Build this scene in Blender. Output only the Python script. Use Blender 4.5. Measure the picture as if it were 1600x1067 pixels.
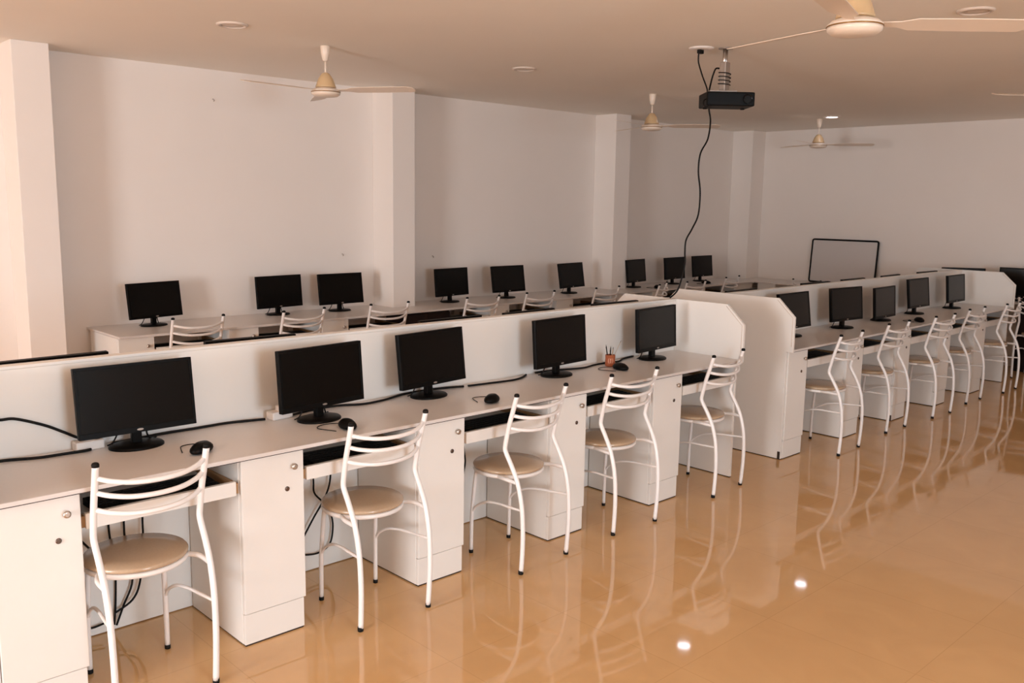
import bpy, bmesh, math, random
from mathutils import Vector, Matrix

random.seed(4)
R = math.radians
C = bpy.context.scene.collection
for o in list(bpy.data.objects):
    bpy.data.objects.remove(o)

# ------------------------------------------------------------------ camera
CAM_POS = Vector((-0.7815, -2.9866, 1.668))
YAW, PITCH, ROLL, FPX = 0.7608, -0.1516, 0.0151, 1404.8
cd = bpy.data.cameras.new('camera')
cam = bpy.data.objects.new('camera', cd)
C.objects.link(cam)
fwd = Vector((math.sin(YAW) * math.cos(PITCH), math.cos(YAW) * math.cos(PITCH), math.sin(PITCH)))
rgt = Vector((math.cos(YAW), -math.sin(YAW), 0))
upv = rgt.cross(fwd)
r2 = rgt * math.cos(ROLL) + upv * math.sin(ROLL)
u2 = -rgt * math.sin(ROLL) + upv * math.cos(ROLL)
mw = Matrix((r2, u2, -fwd)).transposed().to_4x4()
mw.translation = CAM_POS
cam.matrix_world = mw
cd.sensor_width = 36.0
cd.lens = 36.0 * FPX / 1600.0
cd.clip_start = 0.02
bpy.context.scene.camera = cam

# ------------------------------------------------------------------ world, light, exposure
sc = bpy.context.scene
sc.view_settings.view_transform = 'Standard'
sc.view_settings.look = 'None'
sc.view_settings.exposure = 0.22
sc.view_settings.gamma = 1.0
sc.view_settings.use_curve_mapping = False
sc.cycles.use_denoising = True
sc.cycles.max_bounces = 12
sc.cycles.diffuse_bounces = 8
sc.cycles.sample_clamp_indirect = 6.0
wd = bpy.data.worlds.new('world')
sc.world = wd
wd.use_nodes = True
wd.node_tree.nodes['Background'].inputs[0].default_value = (0.80, 0.88, 1.0, 1)
wd.node_tree.nodes['Background'].inputs[1].default_value = 1.0


def window_light(name, loc, rot, sx, sy, energy, col):
    l = bpy.data.lights.new(name, 'AREA')
    l.shape = 'RECTANGLE'
    l.size, l.size_y = sx, sy
    l.energy = energy
    l.color = col
    o = bpy.data.objects.new(name, l)
    o.location = loc
    o.rotation_euler = rot
    C.objects.link(o)
    return o


# daylight through the two windows of the aisle side and the doorway at the near end
window_light('daylight_south_window', (0.3, -6.52, 1.60), (R(90), 0, 0), 1.5, 1.3, 155, (0.73, 0.88, 1.0))
window_light('daylight_south_window', (5.2, -6.52, 1.60), (R(90), 0, 0), 1.3, 1.25, 10, (0.95, 0.95, 1.0))
window_light('warm_light_west_door', (-7.02, -1.6, 1.2), (R(90), 0, R(-90)), 1.9, 2.0, 370, (0.94, 0.965, 1.0))


# ------------------------------------------------------------------ materials
def mat(name, col, rough=0.5, spec=0.5, metal=0.0, noise=0.0, nscale=30.0, bump=0.0, coat=0.0):
    m = bpy.data.materials.new(name)
    m.use_nodes = True
    nt = m.node_tree
    b = nt.nodes['Principled BSDF']
    b.inputs['Base Color'].default_value = (*col, 1)
    b.inputs['Roughness'].default_value = rough
    b.inputs['Specular IOR Level'].default_value = spec
    b.inputs['Metallic'].default_value = metal
    b.inputs['Coat Weight'].default_value = coat
    tc = nt.nodes.new('ShaderNodeTexCoord')
    n = nt.nodes.new('ShaderNodeTexNoise')
    n.inputs['Scale'].default_value = nscale
    n.inputs['Detail'].default_value = 4
    nt.links.new(tc.outputs['Object'], n.inputs['Vector'])
    if noise > 0:
        mx = nt.nodes.new('ShaderNodeMix')
        mx.data_type = 'RGBA'
        mx.inputs[6].default_value = (*[c * (1 - noise) for c in col], 1)
        mx.inputs[7].default_value = (*[min(1, c * (1 + noise)) for c in col], 1)
        nt.links.new(n.outputs['Fac'], mx.inputs[0])
        nt.links.new(mx.outputs[2], b.inputs['Base Color'])
    if bump > 0:
        bp = nt.nodes.new('ShaderNodeBump')
        bp.inputs['Strength'].default_value = bump
        bp.inputs['Distance'].default_value = 0.002
        nt.links.new(n.outputs['Fac'], bp.inputs['Height'])
        nt.links.new(bp.outputs[0], b.inputs['Normal'])
    return m


M = {}
M['wall'] = mat('wall_paint', (0.83, 0.768, 0.722), 0.85, 0.2, noise=0.02, nscale=3, bump=0.05)
M['ceil'] = mat('ceiling_paint', (0.87, 0.825, 0.765), 0.9, 0.15, noise=0.02, nscale=2)
M['lam'] = mat('white_laminate', (0.77, 0.74, 0.705), 0.33, 0.4, noise=0.015, nscale=6)
M['top'] = mat('worktop_laminate', (0.66, 0.615, 0.59), 0.28, 0.5, noise=0.03, nscale=60)
M['edge'] = mat('laminate_edge', (0.55, 0.42, 0.33), 0.5)
M['kick'] = mat('dark_floor_joint', (0.03, 0.015, 0.008), 0.8)
M['wood'] = mat('raw_board', (0.36, 0.20, 0.09), 0.6, noise=0.15, nscale=40)
M['dark'] = mat('dark_board', (0.010, 0.004, 0.0035), 0.5, 0.25)
M['blk'] = mat('black_plastic', (0.003, 0.0023, 0.002), 0.42, 0.11, noise=0.1, nscale=200)
M['scr'] = mat('screen_panel', (0.0022, 0.0016, 0.0013), 0.22, 0.16)
M['rub'] = mat('black_rubber', (0.005, 0.0038, 0.0034), 0.6, 0.2)
M['key'] = mat('keycaps', (0.005, 0.0043, 0.004), 0.5, 0.2)
M['tube'] = mat('white_powder_coat', (0.80, 0.765, 0.75), 0.28, 0.5)
M['seat'] = mat('brown_seat', (0.46, 0.33, 0.22), 0.18, 0.6, noise=0.10, nscale=120, bump=0.05)
M['seatrim'] = mat('seat_trim', (0.15, 0.09, 0.055), 0.4)
M['metal'] = mat('brushed_metal', (0.55, 0.50, 0.46), 0.3, 0.5, metal=1.0)
M['lock'] = mat('lock_metal', (0.16, 0.12, 0.10), 0.35, 0.5, metal=1.0)
M['fan'] = mat('cream_fan_enamel', (0.78, 0.66, 0.55), 0.3, 0.5)
M['fanhub'] = mat('gold_cream_enamel', (0.62, 0.43, 0.24), 0.3, 0.5)
M['brass'] = mat('brass_trim', (0.36, 0.19, 0.06), 0.35, metal=0.6)
M['pole'] = mat('grey_steel_pole', (0.36, 0.30, 0.26), 0.4, metal=0.5)
M['wht'] = mat('white_plastic', (0.80, 0.74, 0.70), 0.4)
M['cup'] = mat('brick_red_cup', (0.34, 0.085, 0.03), 0.45, noise=0.25, nscale=90)
M['cuppat'] = mat('pale_cup_pattern', (0.72, 0.42, 0.28), 0.5)
M['wood_pen'] = mat('tan_pencil', (0.42, 0.30, 0.2), 0.5)
M['board'] = mat('whiteboard_surface', (0.60, 0.56, 0.54), 0.25, 0.5)
M['glass'] = mat('window_glass', (0.9, 0.95, 1.0), 0.02)
M['wframe'] = mat('window_frame_paint', (0.6, 0.56, 0.52), 0.4)


def floor_mat():
    m = bpy.data.materials.new('polished_tile')
    m.use_nodes = True
    nt = m.node_tree
    b = nt.nodes['Principled BSDF']
    tc = nt.nodes.new('ShaderNodeTexCoord')
    br = nt.nodes.new('ShaderNodeTexBrick')
    br.offset = 0.0
    br.inputs['Scale'].default_value = 1.0
    br.inputs['Brick Width'].default_value = 0.6
    br.inputs['Row Height'].default_value = 0.6
    br.inputs['Mortar Size'].default_value = 0.0018
    br.inputs['Mortar Smooth'].default_value = 0.3
    br.inputs['Color1'].default_value = (0.65, 0.395, 0.185, 1)
    br.inputs['Color2'].default_value = (0.635, 0.385, 0.178, 1)
    br.inputs['Mortar'].default_value = (0.56, 0.335, 0.15, 1)
    nt.links.new(tc.outputs['Object'], br.inputs['Vector'])
    n = nt.nodes.new('ShaderNodeTexNoise')
    n.inputs['Scale'].default_value = 3.0
    n.inputs['Detail'].default_value = 6
    n.inputs['Distortion'].default_value = 1.2
    nt.links.new(tc.outputs['Object'], n.inputs['Vector'])
    mx = nt.nodes.new('ShaderNodeMix')
    mx.data_type = 'RGBA'
    mx.blend_type = 'MULTIPLY'
    mx.inputs[0].default_value = 0.35
    cr = nt.nodes.new('ShaderNodeValToRGB')
    cr.color_ramp.elements[0].position = 0.3
    cr.color_ramp.elements[0].color = (0.78, 0.74, 0.70, 1)
    cr.color_ramp.elements[1].position = 0.7
    cr.color_ramp.elements[1].color = (1, 1, 1, 1)
    nt.links.new(n.outputs['Fac'], cr.inputs[0])
    nt.links.new(br.outputs['Color'], mx.inputs[6])
    nt.links.new(cr.outputs[0], mx.inputs[7])
    nt.links.new(mx.outputs[2], b.inputs['Base Color'])
    b.inputs['Roughness'].default_value = 0.045
    b.inputs['Specular IOR Level'].default_value = 0.6
    return m


M['floor'] = floor_mat()


def emit(name, col, strength):
    m = bpy.data.materials.new(name)
    m.use_nodes = True
    b = m.node_tree.nodes['Principled BSDF']
    b.inputs['Base Color'].default_value = (*col, 1)
    b.inputs['Emission Color'].default_value = (*col, 1)
    b.inputs['Emission Strength'].default_value = strength
    return m


M['lampon'] = emit('lit_lamp_lens', (0.86, 0.88, 1.0), 14.0)
M['lampoff'] = mat('frosted_lamp_lens', (0.72, 0.62, 0.54), 0.4)
gm = bpy.data.materials.new('clear_glass')
gm.use_nodes = True
gb = gm.node_tree.nodes['Principled BSDF']
gb.inputs['Transmission Weight'].default_value = 1.0
gb.inputs['Roughness'].default_value = 0.0
gb.inputs['IOR'].default_value = 1.02
M['glass'] = gm


# ------------------------------------------------------------------ mesh helpers
class MB:
    """Collects boxes, tubes, lathes and prisms and links them as one mesh object."""

    def __init__(self):
        self.v, self.f, self.s = [], [], []

    def add(self, vs, fs, smooth=False):
        n = len(self.v)
        self.v += [tuple(x) for x in vs]
        self.f += [tuple(i + n for i in f) for f in fs]
        self.s += [smooth] * len(fs)
        return self

    def box(self, x0, x1, y0, y1, z0, z1, mtx=None):
        vs = [Vector((x, y, z)) for z in (z0, z1) for y in (y0, y1) for x in (x0, x1)]
        if mtx:
            vs = [mtx @ v for v in vs]
        return self.add(vs, [(0, 2, 3, 1), (4, 5, 7, 6), (0, 1, 5, 4), (2, 6, 7, 3), (0, 4, 6, 2), (1, 3, 7, 5)])

    def tube(self, pts, r, n=10, smooth_path=True, step=5, closed=False, r_end=None):
        pts = [Vector(p) for p in pts]
        if smooth_path and len(pts) > 2:
            q = []
            m = len(pts)
            for i in range(m if closed else m - 1):
                if closed:
                    p0, p1, p2, p3 = pts[i - 1], pts[i], pts[(i + 1) % m], pts[(i + 2) % m]
                else:
                    p0, p1, p2, p3 = pts[max(i - 1, 0)], pts[i], pts[i + 1], pts[min(i + 2, m - 1)]
                for k in range(step):
                    t = k / step
                    q.append(0.5 * ((2 * p1) + (p2 - p0) * t + (2 * p0 - 5 * p1 + 4 * p2 - p3) * t * t + (3 * p1 - p0 - 3 * p2 + p3) * t ** 3))
            if not closed:
                q.append(pts[-1])
            pts = q
        m = len(pts)
        vs, fs = [], []
        ref = None
        for i, p in enumerate(pts):
            a = pts[i - 1] if (i > 0 or closed) else p
            b = pts[(i + 1) % m] if (i < m - 1 or closed) else p
            t = (b - a).normalized()
            if ref is None:
                ref = Vector((0, 0, 1)) if abs(t.z) < 0.9 else Vector((1, 0, 0))
            ref = (ref - t * ref.dot(t)).normalized()
            w = t.cross(ref)
            rr = r if r_end is None else r + (r_end - r) * i / (m - 1)
            for k in range(n):
                an = 2 * math.pi * k / n
                vs.append(p + (ref * math.cos(an) + w * math.sin(an)) * rr)
        for i in range(m if closed else m - 1):
            j = (i + 1) % m
            for k in range(n):
                l = (k + 1) % n
                fs.append((i * n + k, i * n + l, j * n + l, j * n + k))
        self.add(vs, fs, True)
        if not closed:
            b0 = len(self.v) - len(vs)
            self.f.append(tuple(b0 + k for k in reversed(range(n))))
            self.f.append(tuple(b0 + (m - 1) * n + k for k in range(n)))
            self.s += [False, False]
        return self

    def lathe(self, prof, n=28, cx=0, cy=0, sx=1, sy=1, mtx=None):
        vs, fs = [], []
        for r, z in prof:
            for k in range(n):
                a = 2 * math.pi * k / n
                p = Vector((cx + r * sx * math.cos(a), cy + r * sy * math.sin(a), z))
                vs.append(mtx @ p if mtx else p)
        for i in range(len(prof) - 1):
            for k in range(n):
                l = (k + 1) % n
                fs.append((i * n + k, i * n + l, (i + 1) * n + l, (i + 1) * n + k))
        self.add(vs, fs, True)
        b0 = len(self.v) - len(vs)
        self.f.append(tuple(b0 + k for k in reversed(range(n))))
        self.f.append(tuple(b0 + (len(prof) - 1) * n + k for k in range(n)))
        self.s += [False, False]
        return self

    def prism(self, poly, h0, h1, axis='z', mtx=None):
        def P(a, b, h):
            v = {'z': (a, b, h), 'x': (h, a, b), 'y': (a, h, b)}[axis]
            return mtx @ Vector(v) if mtx else Vector(v)
        n = len(poly)
        vs = [P(a, b, h0) for a, b in poly] + [P(a, b, h1) for a, b in poly]
        fs = [tuple(reversed(range(n))), tuple(range(n, 2 * n))]
        fs += [(i, (i + 1) % n, n + (i + 1) % n, n + i) for i in range(n)]
        return self.add(vs, fs)

    def build(self, name, m, parent=None, bevel=0.0, seg=2):
        me = bpy.data.meshes.new(name)
        me.from_pydata(self.v, [], self.f)
        me.polygons.foreach_set('use_smooth', self.s)
        bm = bmesh.new()
        bm.from_mesh(me)
        bmesh.ops.recalc_face_normals(bm, faces=bm.faces)
        bm.to_mesh(me)
        bm.free()
        me.materials.append(m)
        o = bpy.data.objects.new(name, me)
        C.objects.link(o)
        if parent:
            o.parent = parent
        if bevel > 0:
            b = o.modifiers.new('bevel', 'BEVEL')
            b.width = bevel
            b.segments = seg
            b.limit_method = 'ANGLE'
            b.angle_limit = R(40)
        return o


def tag(o, label=None, cat=None, group=None, kind=None):
    if label:
        o['label'] = label
    if cat:
        o['category'] = cat
    if group:
        o['group'] = group
    if kind:
        o['kind'] = kind
    return o


def thing(name, label, cat, loc=(0, 0, 0), rz=0.0, group=None):
    o = bpy.data.objects.new(name, None)
    o.empty_display_size = 0.1
    o.location = loc
    o.rotation_euler = (0, 0, rz)
    C.objects.link(o)
    return tag(o, label, cat, group)


def copy_tree(o, parent=None):
    c = o.copy()
    C.objects.link(c)
    if parent:
        c.parent = parent
        c.matrix_parent_inverse = o.matrix_parent_inverse.copy()
    for ch in list(o.children):
        copy_tree(ch, c)
    return c


class Kind:
    """First call hands out the built thing itself, later calls copies of it."""

    def __init__(self, make):
        self.make, self.first = make, None

    def at(self, loc, rz, label, group=None):
        if self.first is None:
            self.first = self.make()
            o = self.first
        else:
            o = copy_tree(self.first)
        o.location = loc
        o.rotation_euler = (0, 0, rz)
        o['label'] = label
        if group:
            o['group'] = group
        elif 'group' in o:
            del o['group']
        return o


# ------------------------------------------------------------------ room shell
HC, YN, YS, XE, XW = 2.647, 3.748, -6.5, 9.857, -7.0


def struct(name, mb, m, label, bevel=0.0):
    o = mb.build(name, m, None, bevel)
    return tag(o, label, None, None, 'structure')


struct('floor', MB().box(XW - .2, XE + .2, YS - .2, YN + .2, -0.1, 0.0), M['floor'], 'polished tan tile floor')
struct('ceiling', MB().box(XW - .2, XE + .2, YS - .2, YN + .2, HC, HC + 0.1), M['ceil'], 'plain warm white ceiling')
struct('wall_north', MB().box(XW - .2, XE + .2, YN, YN + .2, 0, HC), M['wall'], 'long white wall behind the wall desks')
struct('wall_east', MB().box(XE, XE + .2, YS, YN, 0, HC), M['wall'], 'white end wall behind the whiteboard')


def wall_with_holes(name, axis, a0, a1, d0, d1, holes, label):
    mb = MB()
    def bx(p0, p1, z0, z1):
        if p1 - p0 < 1e-4 or z1 - z0 < 1e-4:
            return
        if axis == 'x':
            mb.box(p0, p1, d0, d1, z0, z1)
        else:
            mb.box(d0, d1, p0, p1, z0, z1)
    cur = a0
    for h0, h1, z0, z1 in sorted(holes):
        bx(cur, h0, 0, HC)
        bx(h0, h1, 0, z0)
        bx(h0, h1, z1, HC)
        cur = h1
    bx(cur, a1, 0, HC)
    return struct(name, mb, M['wall'], label)


wall_with_holes('wall_south', 'x', XW - .2, XE + .2, YS - .15, YS, [(-.5, 1.1, .9, 2.3), (4.5, 5.9, .9, 2.3)], 'white wall with two windows on the aisle side')
wall_with_holes('wall_west', 'y', YS, YN, XW - .15, XW, [(-2.6, -.6, 0.0, 2.25)], 'white wall with the doorway at the near end')


def window(name, x0, x1, z0, z1):
    mb = MB()
    t = .05
    for a, b, c, d in ((x0, x1, z0, z0 + t), (x0, x1, z1 - t, z1), (x0, x0 + t, z0 + t, z1 - t), (x1 - t, x1, z0 + t, z1 - t), ((x0 + x1) / 2 - .02, (x0 + x1) / 2 + .02, z0 + t, z1 - t)):
        mb.box(a, b, YS - .12, YS - .07, c, d)
    o = struct(name, mb, M['wframe'], 'window in the aisle side wall')
    MB().box(x0 + t, x1 - t, YS - .10, YS - .094, z0 + t, z1 - t).build('window_pane', M['glass'], o)


window('window_1', -.5, 1.1, .9, 2.3)
window('window_2', 4.5, 5.9, .9, 2.3)

# pillars along the long wall: front face y = 3.45
PF = 3.45
for i, (a, b) in enumerate(((0.955, 1.18), (3.895, 4.135), (6.85, 7.10), (9.56, XE))):
    struct('trim_%d' % (i + 1), MB().box(a, b, PF, YN, 0, HC), M['wall'],
           ['square white pillar at the left edge of the photo', 'square white pillar behind the desk between third and fourth screens', 'square white pillar right of the long wall, just before its last bay', 'square white pillar in the far corner'][i], 0.004)

# ------------------------------------------------------------------ pedestals (drawer-less desk cabinets)
def make_pedestal(w, d):
    t = thing('desk_pedestal', '', 'desk cabinet')
    mb = MB()
    mb.box(0, w - .006, .012, d, .006, .732)
    mb.build('cabinet_body', M['lam'], t, .0015)
    MB().box(.001, w - .007, -.004, .0118, .006, .125).build('plinth', M['lam'], t, .0015)
    MB().box(.004, w - .010, -.002, d - .003, 0, .0058).build('floor_joint', M['kick'], t)
    door = MB().box(.002, w, -.008, .0115, .128, .7305).build('door', M['lam'], t, .002)
    kx = w - .046
    mt = Matrix.Translation((kx, -.008, .668)) @ Matrix.Rotation(R(90), 4, 'X')
    MB().lathe([(.004, 0), (.0045, .006), (.0115, .010), (.0125, .014), (.0115, .019), (.007, .021)], 20, mtx=mt).build('knob', M['metal'], door)
    mt = Matrix.Translation((kx - .026, -.008, .582)) @ Matrix.Rotation(R(90), 4, 'X')
    MB().lathe([(.0095, 0), (.0095, .0025), (.006, .004)], 18, mtx=mt).build('lock', M['lock'], door)
    return t


class PedKind:
    def __init__(self):
        self.k = {}

    def at(self, w, d, loc, rz, label, group):
        key = (round(w, 3), round(d, 3))
        if key not in self.k:
            self.k[key] = Kind(lambda: make_pedestal(w, d))
        return self.k[key].at(loc, rz, label, group)


PED = PedKind()


# keyboard shelf: pull-out board with white front strip
def make_shelf(w, d):
    t = thing('keyboard_shelf', '', 'keyboard shelf')
    MB().box(.016, w - .016, .018, d, .598, .612).build('shelf_board', M['lam'], t, .001)
    MB().box(.014, w - .014, 0, .0178, .597, .650).build('front_strip', M['lam'], t, .0015)
    MB().box(.001, .0135, .010, d, .602, .640).build('slide_rail', M['wood'], t)
    MB().box(w - .0135, w - .001, .010, d, .602, .640).build('slide_rail', M['wood'], t)
    return t


class ShelfKind:
    def __init__(self):
        self.k = {}

    def at(self, w, d, loc, rz, label, group):
        key = (round(w, 3), round(d, 3))
        if key not in self.k:
            self.k[key] = Kind(lambda: make_shelf(w, d))
        return self.k[key].at(loc, rz, label, group)


SHELF = ShelfKind()


def make_keyboard():
    t = thing('keyboard', '', 'keyboard')
    w, d = .44, .17
    MB().prism([(0, 0), (d, 0), (d, .026), (0, .016)], -w / 2, w / 2, 'x').build('keyboard_body', M['blk'], t, .003)
    mb = MB()
    for r in range(6):
        y0 = .012 + r * .0245
        n = 18
        for c in range(n):
            if r == 0 and 4 <= c <= 8:
                continue
            x0 = -w / 2 + .012 + c * (w - .024) / n
            z = .016 + y0 * .06
            mb.box(x0 + .001, x0 + (w - .024) / n - .001, y0, y0 + .020, z, z + .006)
        if r == 0:
            x0 = -w / 2 + .012 + 4 * (w - .024) / n
            mb.box(x0, x0 + 5 * (w - .024) / n, y0, y0 + .02, .0167, .0227)
    mb.build('keys', M['key'], t)
    return t


KEYB = Kind(make_keyboard)


def make_mouse():
    t = thing('computer_mouse', '', 'mouse')
    mb = MB()
    prof = [(.0, .001), (.55, .0015), (.92, .006), (1.0, .013), (.96, .021), (.80, .029), (.55, .037), (.25, .040)]
    mb.lathe([(r * .034, z) for r, z in prof], 26, sx=1.0, sy=1.75)
    mb.build('mouse_body', M['blk'], t)
    MB().lathe([(.001, -.003), (.008, -.003), (.008, .003), (.001, .003)], 14, mtx=Matrix.Translation((0, .033, .0285)) @ Matrix.Rotation(R(90), 4, 'Y')).build('scroll_wheel', M['rub'], t)
    MB().tube([(0, .058, .008), (-.005, .085, .004), (-.05, .10, .003), (-.095, .08, .003), (-.11, .045, .003), (-.09, .01, .003), (-.06, -.03, .003)], .0018, 6).build('mouse_cord', M['rub'], t)
    return t


MOUSE = Kind(make_mouse)


# ------------------------------------------------------------------ monitor
def make_monitor(w=.428, h=.258):
    t = thing('monitor', '', 'monitor')
    MB().lathe([(.100, 0), (.100, .006), (.094, .011), (.05, .0145), (.02, .016)], 36, sx=1.0, sy=.78).build('stand_base', M['blk'], t)
    mb = MB()
    mb.prism([(-.019, -.008), (.019, -.008), (.015, .022), (-.015, .022)], .012, .135)
    mb.box(-.03, .03, -.006, .016, .10, .165)
    mb.build('stand_neck', M['blk'], t, .003)
    cs = MB()
    # deep housing behind a thin front frame
    cs.box(-w / 2, w / 2, -.005, .016, -h / 2, h / 2)
    cs.prism([(-w * .36, -h * .36), (w * .36, -h * .36), (w * .36, h * .30), (-w * .36, h * .30)], .016, .030, 'y')
    cs.prism([(-.05, -.11), (.05, -.11), (.05, .02), (-.05, .02)], .030, .042, 'y')
    case = cs.build('casing', M['blk'], t, .003)
    case.location = (0, -.022, .19)
    fb = MB()
    bz, bb = .011, .021
    for a in ((-w / 2, w / 2, h / 2 - bz, h / 2), (-w / 2, w / 2, -h / 2, -h / 2 + bb), (-w / 2, -w / 2 + bz, -h / 2 + bb, h / 2 - bz), (w / 2 - bz, w / 2, -h / 2 + bb, h / 2 - bz)):
        fb.box(a[0], a[1], -.009, -.0052, a[2], a[3])
    fb.build('bezel', M['blk'], case, .001)
    MB().box(-w / 2 + bz, w / 2 - bz, -.0068, -.0055, -h / 2 + bb, h / 2 - bz).build('screen', M['scr'], case)
    MB().prism([(.012 * math.cos(k * math.pi / 8), -h / 2 + bb / 2 + .004 * math.sin(k * math.pi / 8)) for k in range(16)], -.0098, -.0088, 'y').build('badge', M['pole'], case)
    MB().tube([(.045, .02, .10), (.05, .035, .06), (.052, .03, .03), (.075, .05, .007), (.10, .07, .005)], .0035, 8).build('screen_cable', M['rub'], t)
    MB().tube([(-.04, .02, .10), (-.05, .035, .06), (-.07, .04, .02), (-.08, .05, .008), (-.088, .055, .005)], .003, 8).build('screen_cable', M['rub'], t)
    return t


MON = Kind(make_monitor)


def monitor(x, y, z, yaw, tilt, label, group, zc=None, scale=None):
    t = MON.at((x, y, z), yaw, label, group)
    for ch in t.children:
        if ch.name.startswith('casing'):
            ch.rotation_euler = (-tilt, 0, 0)
            if zc is not None:
                ch.location.z = zc
    if scale:
        t.scale = (scale,) * 3
    return t


# ------------------------------------------------------------------ chair
def chair_profile(z):
    P = [(0, 0), (.12, -.008), (.22, -.009), (.33, .0), (.43, .026), (.50, .062), (.555, .096), (.572, .101), (.60, .097), (.68, .078), (.78, .046), (.83, .031)]
    for (a, b), (c, d) in zip(P, P[1:]):
        if a <= z <= c:
            return b + (d - b) * (z - a) / (c - a)
    return P[-1][1]


def make_chair():
    t = thing('metal_chair', '', 'chair')
    hw, fw = .166, .136
    zs = [0.012, .12, .22, .33, .43, .50, .55, .572, .60, .68, .76, .826]

    def hx(z):
        return .165 + .014 * z
    for s in (-1, 1):
        mb = MB()
        mb.tube([(s * hx(z), chair_profile(z), z) for z in zs], .0108, 12, step=4)
        leg = mb.build('leg', M['tube'], t)
        MB().lathe([(.0112, 0), (.0118, .004), (.0116, .018)], 14, cx=s * hw, cy=0).build('rubber_foot', M['rub'], leg)
        zt = .826
        MB().lathe([(.0116, zt - .004), (.0120, zt + .004), (.0095, zt + .009), (.005, zt + .011)], 14, cx=s * hx(zt), cy=chair_profile(zt)).build('end_cap', M['rub'], leg)
        mb = MB()
        mb.tube([(s * fw, .345, .010), (s * fw * .99, .342, .20), (s * fw * .93, .325, .405), (s * fw * .90, .315, .420)], .0095, 12)
        fl = mb.build('leg', M['tube'], t)
        MB().lathe([(.0100, 0), (.0106, .004), (.0104, .016)], 14, cx=s * fw, cy=.345).build('rubber_foot', M['rub'], fl)
    # curved rails of the back
    for z in (.783, .732, .672):
        y = chair_profile(z)
        x = hx(z) - .004
        pts = [(-x, y, z), (-x * .8, y - .026, z - .010), (-x * .45, y - .050, z - .019), (0, y - .058, z - .022), (x * .45, y - .050, z - .019), (x * .8, y - .026, z - .010), (x, y, z)]
        MB().tube(pts, .0085, 10).build('back_rail', M['tube'], t)
    # seat ring with arms to the uprights
    r, cy = .161, .232
    mb = MB()
    mb.tube([(r * math.cos(a * math.pi / 12), cy + r * math.sin(a * math.pi / 12), .421) for a in range(24)], .0095, 10, step=2, closed=True)
    for s in (-1, 1):
        mb.tube([(s * hx(.42), chair_profile(.425), .425), (s * (hw + .002), .10, .427), (s * .145, .162, .421)], .0095, 10)
    mb.build('seat_frame', M['tube'], t)
    MB().lathe([(.145, .4305), (.162, .4305), (.169, .436), (.170, .443), (.165, .449), (.10, .4505), (.02, .4505)], 44, cy=cy).build('seat', M['seat'], t)
    # arched side stretchers
    for s in (-1, 1):
        MB().tube([(s * fw * .99, .342, .205), (s * .136, .31, .243), (s * .140, .25, .276), (s * .148, .17, .292), (s * .158, .08, .296), (s * hw, 0, .300)], .0062, 8).build('stretcher', M['tube'], t)
    return t


CHAIR = Kind(make_chair)

# ------------------------------------------------------------------ the two back-to-back desk blocks
TOP, WB = .75, .7335
P_, W_, X0 = .8155, .260, -.122
PR, WR, R0 = .8303, .250, 4.5765
HZ, D0, D1 = 1.0817, .4605, .5085
PANEL = [(0, .005), (0, .7325), (-.045, .7325), (-.045, .965), (.08, HZ), (.889, HZ), (1.014, .965), (1.014, .7325), (.969, .7325), (.969, .005)]


def end_panel(x0, x1, label, chip=False):
    t = thing('end_panel', label, 'desk panel', (x0, 0, 0), 0, 'chamfered end panels of the desk blocks')
    w = x1 - x0
    MB().prism(PANEL, 0, w, 'x').build('panel_board', M['lam'], t, .002)
    MB().box(.002, w - .002, .004, .965, 0, .0048).build('floor_joint', M['kick'], t)
    # thin edging strip let into the chamfer and the upright front edge
    mb = MB()
    mb.tube([(-.0004, -.033, .77), (-.0004, -.033, .960), (-.0004, .085, HZ - .012)], .0012, 6, smooth_path=False)
    mb.build('edging_line', M['edge'], t)
    if chip:
        MB().box(-.004, -.0005, .002, .020, .004, .055).build('dark_corner_patch', M['kick'], t)
    return t


ordn = ['first', 'second', 'third', 'fourth', 'fifth', 'sixth']


def block(name, side, x0, period, w, xl, xr, n=5):
    # divider
    d = thing('desk_divider', 'long low white divider board behind the screens of the %s' % name, 'desk divider', ((xl + xr) / 2, (D0 + D1) / 2, 0))
    L = (xr - xl) / 2 - .0015
    hd = (D1 - D0) / 2
    MB().box(-L, L, -hd, hd, .004, HZ - .012).build('divider_board', M['lam'], d, .002)
    MB().box(-L, L, -hd - .001, hd + .001, HZ - .0118, HZ).build('top_cap', M['lam'], d, .002)
    # worktops
    for y0, y1, lab in ((-.043, D0 - .001, 'long pale worktop of the %s, on the aisle side of the divider' % name), (D1 + .001, 1.012, 'long pale worktop behind the divider of the %s' % name)):
        o = thing('worktop', lab, 'worktop', ((xl + xr) / 2, (y0 + y1) / 2, 0))
        h = (y1 - y0) / 2
        MB().box(-L, L, -h, h, WB, TOP).build('worktop_board', M['top'], o, .0025)
        s = -1 if y0 < 0 else 1
        MB().box(-L, L, s * (h + .0002) - .0006, s * (h + .0002) + .0006, WB + .0002, WB + .0025).build('edging_line', M['kick'], o)


block('front desk row', 'front', X0, P_, W_, X0, 3.953)
block('right-hand desk row', 'right', R0, PR, WR, R0, 8.735)
end_panel(X0 - .0225, X0 - .001, 'chamfered white end panel at the near left end of the front desk row')
end_panel(3.954, 3.974, 'chamfered white end panel right of the pencil cup, closing the front desk row')
end_panel(4.556, 4.5755, 'tall chamfered white end panel facing the aisle at the start of the right-hand desk row', True)
end_panel(8.736, 8.756, 'chamfered white end panel at the far end of the right-hand desk row')

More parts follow.
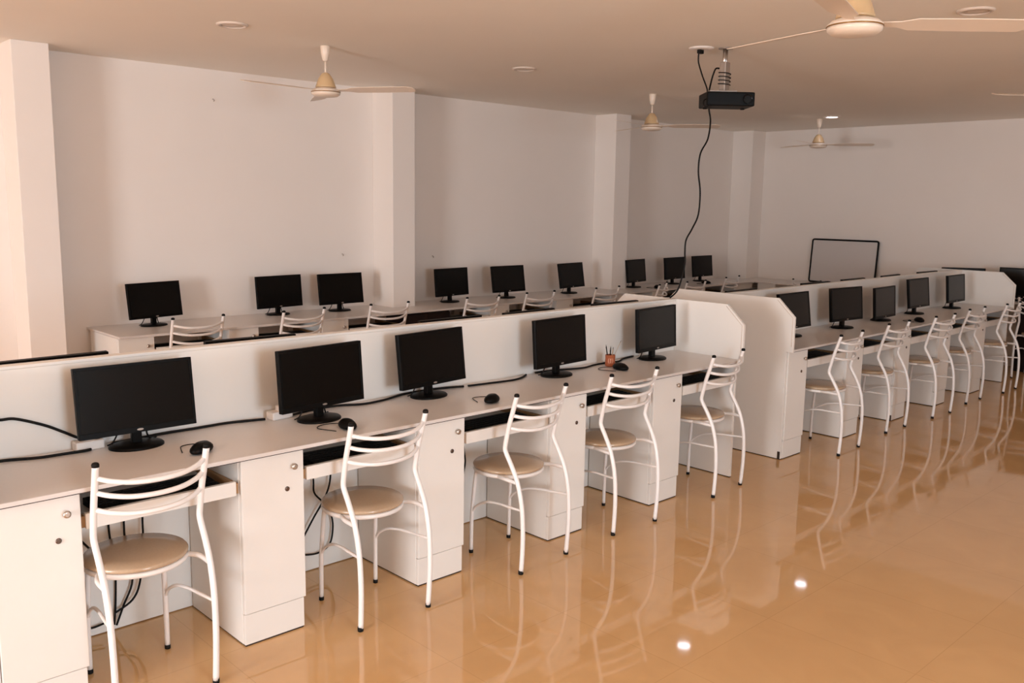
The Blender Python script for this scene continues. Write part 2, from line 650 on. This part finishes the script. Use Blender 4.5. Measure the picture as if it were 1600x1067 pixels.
F_PED = ['white desk cabinet at the left edge, left of the nearest chair',
         'white desk cabinet with knob and lock between the two nearest chairs',
         'white desk cabinet between the second and third chairs of the front row',
         'white desk cabinet between the third and fourth chairs of the front row',
         'white desk cabinet between the fourth and fifth chairs of the front row']
R_PED = ['white desk cabinet beside the tall end panel of the right-hand row',
         'white desk cabinet between first and second chairs of the right-hand row',
         'white desk cabinet with a dark chipped corner, third along the right-hand row',
         'white desk cabinet between third and fourth chairs of the right-hand row',
         'white desk cabinet before the last knee space of the right-hand row']
for k in range(5):
    PED.at(W_, .452, (X0 + k * P_, 0, 0), 0, F_PED[k], 'cabinets under the front desk row')
    PED.at(WR, .452, (R0 + k * PR, 0, 0), 0, R_PED[k], 'cabinets under the right-hand desk row')
    kw = P_ - W_ - .004
    kr = PR - WR - .004
    xa, xb = X0 + k * P_ + W_ + .002, R0 + k * PR + WR + .002
    if k == 4:
        kw = min(kw, 3.952 - xa)
        kr = min(kr, 8.733 - xb)
    SHELF.at(kw, .40, (xa, -.004, 0), 0, 'white pull-out keyboard shelf %s' % ['behind the nearest chair at the left', 'behind the second chair of the front row', 'behind the third chair of the front row', 'behind the fourth chair, in front of the pencil cup', 'beside the end panel of the front row'][k], 'keyboard shelves of the front row')
    SHELF.at(kr, .40, (xb, -.004, 0), 0, 'white pull-out keyboard shelf at the %s place of the right-hand row' % ordn[k], 'keyboard shelves of the right-hand row')
    KEYB.at((xa + kw / 2 + .02, .045, .6125), R([1, -2, 0, 2, 0][k]), 'black keyboard on the shelf %s' % ['behind the nearest chair at the left', 'behind the second chair of the front row', 'behind the third chair of the front row', 'behind the fourth chair of the front row', 'next to the front row end panel'][k], 'keyboards of the front row')
    KEYB.at((xb + kr / 2, .045, .6125), R([0, 1, -1, 0, 1][k]), 'black keyboard on the shelf of the %s right-hand place' % ordn[k], 'keyboards of the right-hand row')

# dark chip at the foot of one right-hand cabinet is a patch of its own
chip_host = [o for o in C.objects if o.get('label') == R_PED[2]][0]
MB().box(-.003, .004, -.006, .012, .006, .05).build('dark_corner_patch', M['kick'], chip_host)

# monitors of the front and right rows: x, y, yaw, tilt
fm = [(.4604, .352, -.0167, .122, 'large near black monitor with greyish reflecting screen, leftmost on the front desk row'),
      (1.202, .2798, .108, .077, 'black monitor second from the left on the front desk row'),
      (1.8506, .3525, .121, .113, 'black monitor in the middle of the front desk row'),
      (2.717, .3325, .080, .073, 'black monitor left of the pencil cup on the front desk row'),
      (3.5616, .3336, .105, .054, 'black monitor right of the pencil cup, beside the end panel')]
for x, y, a, tl, lab in fm:
    monitor(x, y, TOP, a, tl, lab, 'monitors on the front desk row')
rm = [(5.141, .3059, .0148, .139, 'black monitor half hidden behind the tall end panel of the right-hand row', None),
      (5.896, .2851, -.0939, .095, 'black monitor second along the right-hand row, largest one fully seen', None),
      (6.6234, .3088, .0556, .077, 'low black monitor, third along the right-hand row', .155),
      (7.3652, .3384, .0062, .115, 'black monitor fourth along the right-hand row', None),
      (8.1382, .3076, .0239, .092, 'black monitor last on the right-hand row, beside its far end panel', None)]
for x, y, a, tl, lab, zc in rm:
    monitor(x, y, TOP, a, tl, lab, 'monitors on the right-hand row', zc)
# monitors on the far side of the dividers: only their top edges show
mm = [(.285, .70, 'leftmost black monitor behind the front divider, only its top edge showing'),
      (1.12, .70, 'monitor top edge over the front divider, between the two nearest screens'),
      (2.28, .70, 'monitor top edge showing over the front divider above its middle screen'),
      (2.86, .69, 'monitor top edge over the front divider, just left of the fourth screen'),
      (3.63, .69, 'monitor top edge over the front divider, above the pencil cup'),
      (5.09, .69, 'thick black monitor edge behind the tall end panel of the right-hand row'),
      (6.23, .70, 'monitor top edge over the right-hand divider, below the whiteboard left corner'),
      (6.90, .70, 'monitor top edge over the right-hand divider, below the whiteboard right corner'),
      (7.66, .70, 'monitor top edge over the right-hand divider, just right of the whiteboard'),
      (8.50, .70, 'monitor top edge over the right-hand divider, nearest its far end panel')]
for i, (x, y, lab) in enumerate(mm):
    monitor(x, y, TOP, R(180 + [2, -3, 0, 3, -2][i % 5]), .08, lab, 'monitors behind the dividers', .182)

# chairs: x, y of the rear feet's middle, yaw
ch = [(.330, -.166, -1, 'white metal chair with round brown seat, nearest the camera at the left'),
      (1.256, -.185, -1, 'white metal chair second from the left along the front row'),
      (2.110, -.190, 5, 'white metal chair in the middle of the front row, below the lone mouse'),
      (2.805, -.170, -2, 'white metal chair in front of the pencil cup'),
      (3.708, -.143, 5, 'white metal chair beside the end panel of the front row')]
for x, y, a, lab in ch:
    CHAIR.at((x, y, 0), R(a), lab, 'chairs along the front desk row').scale = ((1.018,) * 3 if x < .5 else (1, 1, 1))
rc = [(5.118, -.205, 3, 'white metal chair nearest the tall end panel of the right-hand row'),
      (5.985, -.154, 0, 'white metal chair second along the right-hand row'),
      (6.770, -.190, -2, 'white metal chair third along the right-hand row'),
      (7.560, -.156, 0, 'white metal chair fourth along the right-hand row'),
      (8.328, -.205, 0, 'white metal chair at the last place of the right-hand row, by its far panel')]
for x, y, a, lab in rc:
    CHAIR.at((x, y, 0), R(a), lab, 'chairs along the right-hand desk row').scale = (1, 1, 1)

# mice
MOUSE.at((.604, .112, TOP), R(-55), 'black mouse with looped cord right of the nearest monitor', 'computer mice on the desks')
MOUSE.at((1.206, .070, TOP), R(-12), 'black mouse in front of the second monitor, behind a chair top', 'computer mice on the desks')
MOUSE.at((1.990, .055, TOP), R(-60), 'black mouse alone on the worktop behind the middle chair', 'computer mice on the desks')
MOUSE.at((3.117, .215, TOP), R(-10), 'black mouse beside the red pencil cup', 'computer mice on the desks')
MOUSE.at((6.792, .060, TOP), R(-40), 'black mouse on the right-hand row beside the low monitor', 'computer mice on the desks')
MOUSE.at((7.40, 3.24, TOP), R(-40), 'black mouse on the wall desk, right of the last pillar', 'computer mice on the desks')
MOUSE.at((8.40, 3.27, TOP), R(20), 'small black mouse on the wall desk near the far corner', 'computer mice on the desks')

# pencil cup with pens
t = thing('pencil_cup', 'brick red pencil cup with pale curved pattern holding pens', 'pencil cup', (3.168, .336, TOP))
MB().lathe([(.0275, 0), (.029, .003), (.029, .066), (.0262, .0665), (.0262, .006), (.004, .006)], 26).build('cup_body', M['cup'], t)
pat = MB()
for da in (-.35, .12):
    for s in (-1, 1):
        pts = []
        for k in range(6):
            q = -1.0 + 2.0 * k / 5
            a = R(-128) + da + s * .10 + s * .16 * (1 - q * q) * .8
            pts.append((.0292 * math.cos(a), .0292 * math.sin(a), .034 + q * .014))
        pat.tube(pts, .0011, 6)
pat.build('curved_pattern', M['cuppat'], t)
pens = [(-.010, .010, -.022, .014, .125, 'rub', 'black pen leaning left in the pencil cup'),
        (-.004, -.008, -.008, -.006, .105, 'blk', 'short dark pen in the middle of the pencil cup'),
        (.006, .004, .008, .006, .115, 'lock', 'upright dark pen in the pencil cup'),
        (.010, -.004, .016, -.006, .110, 'wood_pen', 'pale pencil standing in the pencil cup'),
        (.012, .008, .072, -.012, .145, 'wood_pen', 'long thin stick leaning far right out of the pencil cup')]
for a, b, c, d, L, m, lab in pens:
    o = thing('pen', lab, 'pen', (3.168, .336, TOP), 0, 'pens in the pencil cup')
    MB().tube([(a * .6, b * .6, .008), (c, d, L - .012)], .0032 if L < .14 else .0016, 8, smooth_path=False).build('pen_barrel', M[m], o)
    e = Vector((c, d, L - .012)) + (Vector((c, d, L)) - Vector((a * .6, b * .6, .008))).normalized() * .012
    MB().tube([(c, d, L - .012), tuple(e)], .0026 if L < .14 else .0016, 8, smooth_path=False, r_end=.0007).build('pen_tip', M['rub'], o)

# power sockets and cables on the front row
def strip(loc, rz, lab):
    t = thing('power_strip', lab, 'power strip', loc, rz, 'power strips on the front desk row')
    MB().box(-.05, .05, -.026, .026, 0, .034).build('strip_body', M['wht'], t, .005)
    MB().box(-.014, .014, -.012, .012, .0342, .056).build('plug', M['wht'], t, .003)
    MB().box(.024, .040, -.010, .010, .0342, .037).build('rocker_switch', M['rub'], t, .001)


strip((.312, .425, TOP), R(0), 'small white power strip left of the nearest monitor stand')
strip((1.085, .405, TOP), R(5), 'small white power strip behind the second monitor stand')


def cable(name, pts, r, lab, cat='cable', group=None, m='rub'):
    o = MB().tube(pts, r, 8, step=6).build(name, M[m])
    return tag(o, lab, cat, group)


G = 'black cables lying along the front desk row'
zt = TOP + .0052
cable('power_cable', [(-.075, .452, .885), (.0, .452, .897), (.04, .452, .897), (.085, .452, .893), (.175, .452, .856), (.235, .450, .822), (.29, .446, .790), (.32, .430, .790)], .0052, 'black cable hanging across the divider, left of the nearest monitor', 'cable', G)
cable('power_cable', [(-.09, .438, zt), (.032, .436, zt), (.133, .399, zt), (.22, .392, zt), (.285, .388, zt), (.31, .393, zt)], .0052, 'black cable lying flat on the worktop left of the nearest monitor', 'cable', G)
cable('power_cable', [(.40, .43, zt), (.522, .442, zt), (.62, .450, zt), (.717, .447, zt), (.857, .449, zt), (.93, .435, zt), (1.02, .41, zt)], .0052, 'black cable between the first and second monitors', 'cable', G)
cable('power_cable', [(1.15, .41, zt), (1.30, .44, zt), (1.40, .432, zt), (1.50, .39, zt), (1.62, .40, zt), (1.78, .447, zt), (1.93, .449, zt), (2.04, .43, zt), (2.115, .404, zt)], .0052, 'black cable between the second and third monitors', 'cable', G)
cable('power_cable', [(2.14, .40, zt), (2.26, .384, zt), (2.414, .366, zt), (2.50, .385, zt), (2.58, .43, zt)], .0052, 'black cable between the third and fourth monitors', 'cable', G)
cable('power_cable', [(2.66, .44, zt), (2.80, .425, zt), (2.97, .375, zt), (3.09, .395, zt), (3.184, .402, zt), (3.30, .385, zt), (3.40, .43, zt), (3.52, .449, zt)], .0052, 'black cable running behind the pencil cup to the fifth monitor', 'cable', G)

# cables hanging in the knee spaces
H = 'cables hanging under the front desk row'
kn = [[(.37, .446, .59), (.374, .446, .44), (.378, .446, .37), (.39, .446, .25), (.385, .446, .12), (.376, .446, .03)],
      [(.43, .436, .59), (.428, .436, .43), (.43, .436, .36), (.45, .436, .20), (.41, .436, .10), (.381, .436, .03)],
      [(.50, .425, .59), (.495, .425, .43), (.493, .425, .35), (.475, .425, .19), (.442, .425, .12), (.375, .425, .087)],
      [(.20, .43, .52), (.24, .44, .44), (.27, .44, .40), (.30, .44, .36)],
      [(.21, .44, .095), (.25, .44, .075), (.283, .44, .047), (.335, .44, .05)],
      [(1.195, .446, .58), (1.20, .446, .438), (1.21, .446, .36), (1.195, .446, .29)],
      [(1.255, .436, .59), (1.261, .436, .432), (1.265, .436, .371), (1.31, .436, .316), (1.352, .436, .24), (1.356, .436, .168), (1.335, .436, .108), (1.274, .436, .085), (1.195, .436, .097)],
      [(1.345, .424, .59), (1.341, .424, .43), (1.312, .424, .346), (1.25, .424, .26), (1.194, .424, .178)],
      [(2.14, .44, .59), (2.145, .44, .448), (2.159, .44, .35), (2.147, .44, .284), (2.13, .44, .201)]]
kl = ['black cable hanging straight down behind the nearest chair, leftmost of three', 'black cable behind the nearest chair, middle of three hanging down',
      'black cable behind the nearest chair, rightmost of three hanging down', 'short black cable crossing beside the nearest seat', 'black cable looped low near the floor behind the nearest chair',
      'short black cable curling beside the second cabinet', 'long looping black cable behind the second chair', 'thin black cable slanting across the knee space of the second chair', 'black cable hanging at the left of the middle chair, beside a cabinet']
for pts, lab in zip(kn, kl):
    cable('hanging_cable', pts, .0042, lab, 'cable', H)

# ------------------------------------------------------------------ desks along the long wall
BY = 3.158
wt = [(1.41, 3.118), (9.2465, 3.118), (9.2465, 3.745), (7.103, 3.745), (7.103, PF - .003), (6.847, PF - .003), (6.847, 3.745), (4.138, 3.745), (4.138, PF - .003), (3.892, PF - .003), (3.892, 3.745), (1.41, 3.745)]
t = thing('worktop', 'pale worktop of the desks along the long wall, cut around the pillars', 'worktop')
MB().prism(wt, WB, TOP).build('worktop_board', M['top'], t, .002)
t = thing('worktop', 'pale worktop along the end wall, holding the whiteboard', 'worktop')
MB().box(9.248, 9.854, -.53, PF - .004, WB, TOP).build('worktop_board', M['top'], t, .002)

bp = [(1.412, .243, 'white desk cabinet at the left end of the wall desks'),
      (2.201, .238, 'white desk cabinet right of the first chair at the long wall'),
      (2.985, .246, 'white desk cabinet between second and third chairs at the long wall'),
      (4.78, .24, 'white desk cabinet between fourth and fifth chairs at the long wall'),
      (5.66, .245, 'white desk cabinet between fifth and sixth chairs at the long wall'),
      (6.50, .245, 'white desk cabinet in front of the third pillar'),
      (7.20, .19, 'white desk cabinet just right of the third pillar'),
      (7.97, .245, 'white desk cabinet between the last two chairs at the long wall'),
      (8.85, .392, 'white desk cabinet nearest the far corner')]
for x, w, lab in bp:
    PED.at(w, .52 if not (3.6 < x < 4.2 or 6.4 < x < 7.15) else .27, (x, BY, 0), 0, lab, 'cabinets along the long wall')
# near-black box filling the desk gap in front of the second pillar
t = thing('dark_box', 'dark brown low box under the wall desk in front of the second pillar', 'dark box', (3.80, BY, 0))
MB().box(0, .50, .012, .27, .0, .732).build('box_body', M['dark'], t, .002)
MB().box(.002, .248, -.004, .0116, .06, .715).build('door', M['dark'], t, .002)
MB().box(.252, .498, -.004, .0116, .06, .715).build('door', M['dark'], t, .002)

bk = [(1.657, 2.199, 'first'), (2.441, 2.983, 'second'), (3.233, 3.797, 'third'), (4.304, 4.778, 'fourth'), (5.022, 5.657, 'fifth'), (5.908, 6.497, 'sixth'), (7.393, 7.967, 'seventh'), (8.218, 8.847, 'eighth')]
for i, (a, b, nm) in enumerate(bk):
    SHELF.at(round(b - a, 3), .42, (a, BY - .004, 0), 0, 'pull-out keyboard shelf at the %s place along the long wall' % nm, 'keyboard shelves along the long wall')
    KEYB.at(((a + b) / 2 + [.02, -.01, .03, .0, -.02, .03, 0, .02][i], BY + .04, .6125), R([1, -1, 0, 0, -1, 0, 1, 0][i]), 'black keyboard on the shelf of the %s place along the long wall' % nm, 'keyboards along the long wall').scale = (.92 if i == 3 else 1.0,) * 3

bm_ = [(1.8175, 3.55, .2139, .125, 'black monitor leftmost along the long wall, standing alone'),
       (2.8534, 3.60, .111, .086, 'black monitor second from the left along the long wall'),
       (3.3936, 3.53, .0048, .13, 'black monitor left of the second pillar'),
       (4.5919, 3.5112, .111, .089, 'black monitor first to the right of the second pillar'),
       (5.2901, 3.4796, .0005, .15, 'black monitor middle of three between the second and third pillars'),
       (6.1628, 3.444, .138, .16, 'black monitor nearest the left side of the third pillar'),
       (7.2808, 3.48, .1875, .109, 'black monitor partly hidden by the third pillar'),
       (8.0378, 3.50, .0751, .076, 'black monitor behind the dangling projector cable'),
       (8.6803, 3.55, .0309, .097, 'black monitor last along the long wall, in the far bay')]
for x, y, a, tl, lab in bm_:
    monitor(x, y, TOP, a, tl, lab, 'monitors along the long wall')
bc = [(1.923, 2.995, 0, 'white chair back at the leftmost wall desk place'),
      (2.73, 2.94, 5, 'white chair back in front of the second wall monitor'),
      (3.50, 2.92, -1, 'white chair back in front of the second pillar'),
      (4.47, 2.87, -2, 'white chair back first right of the dark box'),
      (5.20, 2.88, 0, 'white chair back below the middle wall monitor of three'),
      (6.115, 2.84, 2, 'white chair back just left of the third pillar'),
      (6.97, 2.79, 25, 'white chair turned sideways just right of the third pillar'),
      (7.52, 2.76, 2, 'white chair back behind the dangling projector cable'),
      (8.44, 2.89, 9, 'white chair back nearest the far corner')]
for x, y, a, lab in bc:
    CHAIR.at((x, y, 0), R(a), lab, 'chairs along the long wall').scale = (1.035,) * 3

# ------------------------------------------------------------------ end wall: desk supports, monitors, whiteboard, chairs
PED.at(.25, .52, (9.288, 3.10, 0), R(-90), 'white desk cabinet under the end wall worktop near the corner', 'cabinets under the end wall worktop')
PED.at(.25, .52, (9.288, 1.55, 0), R(-90), 'white desk cabinet under the end wall worktop below the whiteboard', 'cabinets under the end wall worktop')
t = thing('dark_box', 'dark box standing in for knee space shade under the end wall worktop, far right edge', 'dark box', (9.55, -.5, 0))  # near-black box added to give the shade of the open knee space
MB().box(0, .28, 0, .66, 0, .732).build('box_body', M['dark'], t, .002)
MB().box(-.016, -.001, .002, .329, .05, .715).build('door', M['dark'], t, .002)
MB().box(-.016, -.001, .332, .658, .05, .715).build('door', M['dark'], t, .002)
monitor(9.33, .665, TOP, R(-58), .1, 'black monitor on the end wall worktop, only its top edge showing over the right-hand row', 'monitors on the end wall worktop', .19)
monitor(9.50, .09, TOP, R(-82), .06, 'large black monitor at the right edge, beyond the far end panel', 'monitors on the end wall worktop', .155, 1.2)
CHAIR.at((9.06, 2.33, 0), R(-90), 'white chair facing the end wall, left of the whiteboard', 'chairs along the end wall').scale = (1, 1, 1)
CHAIR.at((9.08, -.15, 0), R(-88), 'white chair facing the end wall, cut by the right edge', 'chairs along the end wall').scale = (1, 1, 1)

t = thing('whiteboard', 'small black framed whiteboard leaning against the end wall', 'whiteboard', (9.775, 2.245, TOP + .004))
t.rotation_euler = (0, R(4.5), 0)
w, h, tk = .43, .545, .016
MB().box(-.008, .0, -w + .012, w - .012, .012, h - .012).build('board_surface', M['board'], t)
pts = []
rr = .03
for cx, cz, a0 in ((-w + rr, rr, 180), (w - rr, rr, 270), (w - rr, h - rr, 0), (-w + rr, h - rr, 90)):
    for k in range(5):
        a = R(a0 + k * 22.5)
        pts.append((-.006, cx + (rr - .008) * math.cos(a), cz + (rr - .008) * math.sin(a)))
MB().tube(pts, .011, 10, smooth_path=False, closed=True).build('board_frame', M['blk'], t)

# ------------------------------------------------------------------ ceiling: fans, lamps, projector
def make_fan():
    t = thing('ceiling_fan', '', 'ceiling fan')
    MB().lathe([(.030, 0), (.032, -.006), (.028, -.045), (.018, -.088), (.010, -.095)], 24).build('canopy', M['fan'], t)
    MB().tube([(0, 0, -.09), (0, 0, -.19)], .0065, 10, smooth_path=False).build('down_rod', M['fan'], t)
    MB().lathe([(.012, -.165), (.026, -.172), (.048, -.205), (.064, -.25), (.066, -.257), (.050, -.2575)], 28).build('motor_cover', M['fanhub'], t)
    mb = MB()
    mb.lathe([(.052, -.2578), (.080, -.268), (.092, -.279), (.093, -.2835)], 30)
    hub = mb.build('motor_housing', M['fan'], t)
    MB().lathe([(.0935, -.2838), (.0955, -.286), (.0935, -.288)], 30).build('brass_ring', M['brass'], hub)
    MB().lathe([(.0925, -.2883), (.091, -.300), (.075, -.312), (.03, -.318)], 30).build('lower_cover', M['fan'], hub)
    for k in range(3):
        mt = Matrix.Rotation(k * 2 * math.pi / 3, 4, 'Z')
        tl = Matrix.Rotation(R(-11), 4, 'X')
        mb = MB()
        out = [(.085, -.018), (.15, -.026), (.20, -.052), (.40, -.058), (.56, -.056), (.595, -.035), (.60, .02), (.58, .05), (.40, .052), (.20, .048), (.15, .024), (.085, .018)]
        mb.prism([(a, b) for a, b in out], -.0015, .0015, 'z', mtx=mt @ Matrix.Translation((0, 0, -.276)) @ tl)
        mb.build('blade', M['fan'], t, .001, 1)
    return t


FAN = Kind(make_fan)
fans = [(2.44, 2.168, -56, 'cream ceiling fan at the left, in front of the long wall'),
        (2.53, -1.33, -44, 'large cream ceiling fan cut by the top edge, nearest the camera'),
        (5.737, 2.106, -50, 'cream ceiling fan left of the projector'),
        (8.68, 2.077, -50, 'small far ceiling fan right of the projector'),
        (5.65, -1.30, 140, 'ceiling fan beyond the right edge, one dark blade showing')]
for x, y, a, lab in fans:
    f = FAN.at((x, y, HC), R(a), lab, 'ceiling fans')
    f.scale = (1.08,) * 3 if lab.startswith('large') else (1, 1, 1)


def make_lamp(m):
    t = thing('ceiling_light', '', 'ceiling light')
    MB().lathe([(.088, 0), (.088, -.004), (.080, -.010), (.066, -.012), (.066, -.004)], 32).build('trim_ring', M['lampoff'], t)
    MB().lathe([(.064, -.001), (.064, -.006), (.03, -.0075)], 28).build('lens', m, t)
    return t


LOFF, LON = Kind(lambda: make_lamp(M['lampoff'])), Kind(lambda: make_lamp(M['lampon']))
LOFF.at((1.697, 1.945, HC), 0, 'round unlit ceiling light left of the first fan', 'round recessed ceiling lights')
LOFF.at((3.938, 1.886, HC), 0, 'round unlit ceiling light between the first fan and the projector', 'round recessed ceiling lights')
LOFF.at((4.053, -1.19, HC), 0, 'round unlit ceiling light at the top right beside the big fan', 'round recessed ceiling lights')
LON.at((6.26, 1.87, HC), 0, 'lit round ceiling light hidden behind the projector, mirrored in the floor', 'round recessed ceiling lights')
LON.at((8.496, 1.841, HC), 0, 'lit white round ceiling light beside the far small fan', 'round recessed ceiling lights')

# projector mount and projector
t = thing('projector_mount', 'grey steel projector pole fixed to the ceiling', 'projector mount', (4.165, .32, HC))
MB().lathe([(.045, 0), (.045, -.006), (.02, -.008)], 20).build('ceiling_plate', M['pole'], t)
mb = MB()
mb.tube([(-.010, 0, -.006), (-.010, 0, -.13)], .011, 10, smooth_path=False)
mb.tube([(.012, .004, -.006), (.012, .004, -.13)], .011, 10, smooth_path=False)
mb.build('bracket_tubes', M['metal'], t)
MB().box(-.026, .026, -.022, .022, -.264, -.085).build('pole', M['pole'], t, .004)
cw = []
for k in range(40):
    a = k * .62
    cw.append((.037 * math.cos(a), .037 * math.sin(a), -.14 - .0022 * k))
MB().tube(cw, .0032, 6, step=2).build('wound_cable', M['rub'], t)
t = thing('projector', 'black projector hanging from the grey ceiling pole', 'projector', (4.185, .31, 2.288), R(-41))
MB().box(-.150, .150, -.10, .11, 0, .085).build('projector_body', M['blk'], t, .008, 3)
MB().box(-.13, .04, -.085, .095, .0855, .094).build('top_cover', M['pole'], t, .003)
MB().lathe([(.030, 0), (.030, .008), (.024, .009), (.022, .002)], 22, mtx=Matrix.Translation((.105, -.10, .042)) @ Matrix.Rotation(R(90), 4, 'X')).build('port_panel', M['scr'], t)
mb = MB()
for x in (.092, .101):
    mb.box(x, x + .004, -.1015, -.0998, .022, .038)
mb.build('vent_marks', M['wht'], t)
MB().tube([(-.150, -.07, .04), (-.166, -.09, .03), (-.170, -.10, .008), (-.155, -.108, -.008), (-.135, -.104, .003)], .004, 8).build('cable_loop', M['rub'], t)
mb = MB()
for x in (-.12, .12):
    mb.lathe([(.012, -.006), (.014, 0), (.012, .002)], 12, cx=x, cy=.06)
mb.build('feet', M['rub'], t)

t = thing('ceiling_socket', 'round white ceiling plate with black plug beside the projector pole', 'ceiling socket', (4.062, .43, HC))
MB().lathe([(.078, 0), (.076, -.006), (.05, -.012)], 28).build('socket_plate', M['wht'], t)
MB().box(-.030, .012, -.012, .012, -.036, -.0125).build('plug', M['rub'], t, .003)
cable('projector_power_cable', [(4.036, .43, 2.612), (4.034, .43, 2.585), (4.042, .43, 2.548), (4.089, .43, 2.476), (4.144, .43, 2.403), (4.160, .45, 2.375)], .0045, 'black power cable from the ceiling plate to the projector')
cable('projector_signal_cable', [(4.160, .36, 2.528), (4.175, .395, 2.53), (4.170, .41, 2.49), (4.180, .43, 2.445), (4.208, .46, 2.392), (4.219, .463, 2.33), (4.222, .463, 2.285), (4.232, .455, 2.214), (4.19, .44, 2.10), (4.088, .42, 2.003), (4.075, .42, 1.89), (4.104, .42, 1.763), (4.095, .42, 1.62), (4.035, .42, 1.53), (3.975, .42, 1.459), (3.968, .42, 1.38), (3.974, .42, 1.317), (3.960, .425, 1.236), (3.935, .44, 1.14), (3.925, .49, HZ + .0056)], .0052, 'long black cable dangling from the projector to the front divider')

# small hooks left in the wall
for x, z, lab in ((2.423, 2.428, 'tiny hook high on the long wall left of the first fan'), (4.565, 1.17, 'tiny hook on the wall just right of the second pillar'), (3.563, 1.215, 'tiny dark nail on the wall left of the second pillar')):
    o = MB().tube([(x, YN + .004, z), (x, YN - .012, z), (x + .006, YN - .016, z - .008), (x + .004, YN - .010, z - .016)], .0032, 6).build('wall_hook', M['pole'])
    tag(o, lab, 'wall hook', 'small hooks in the wall')
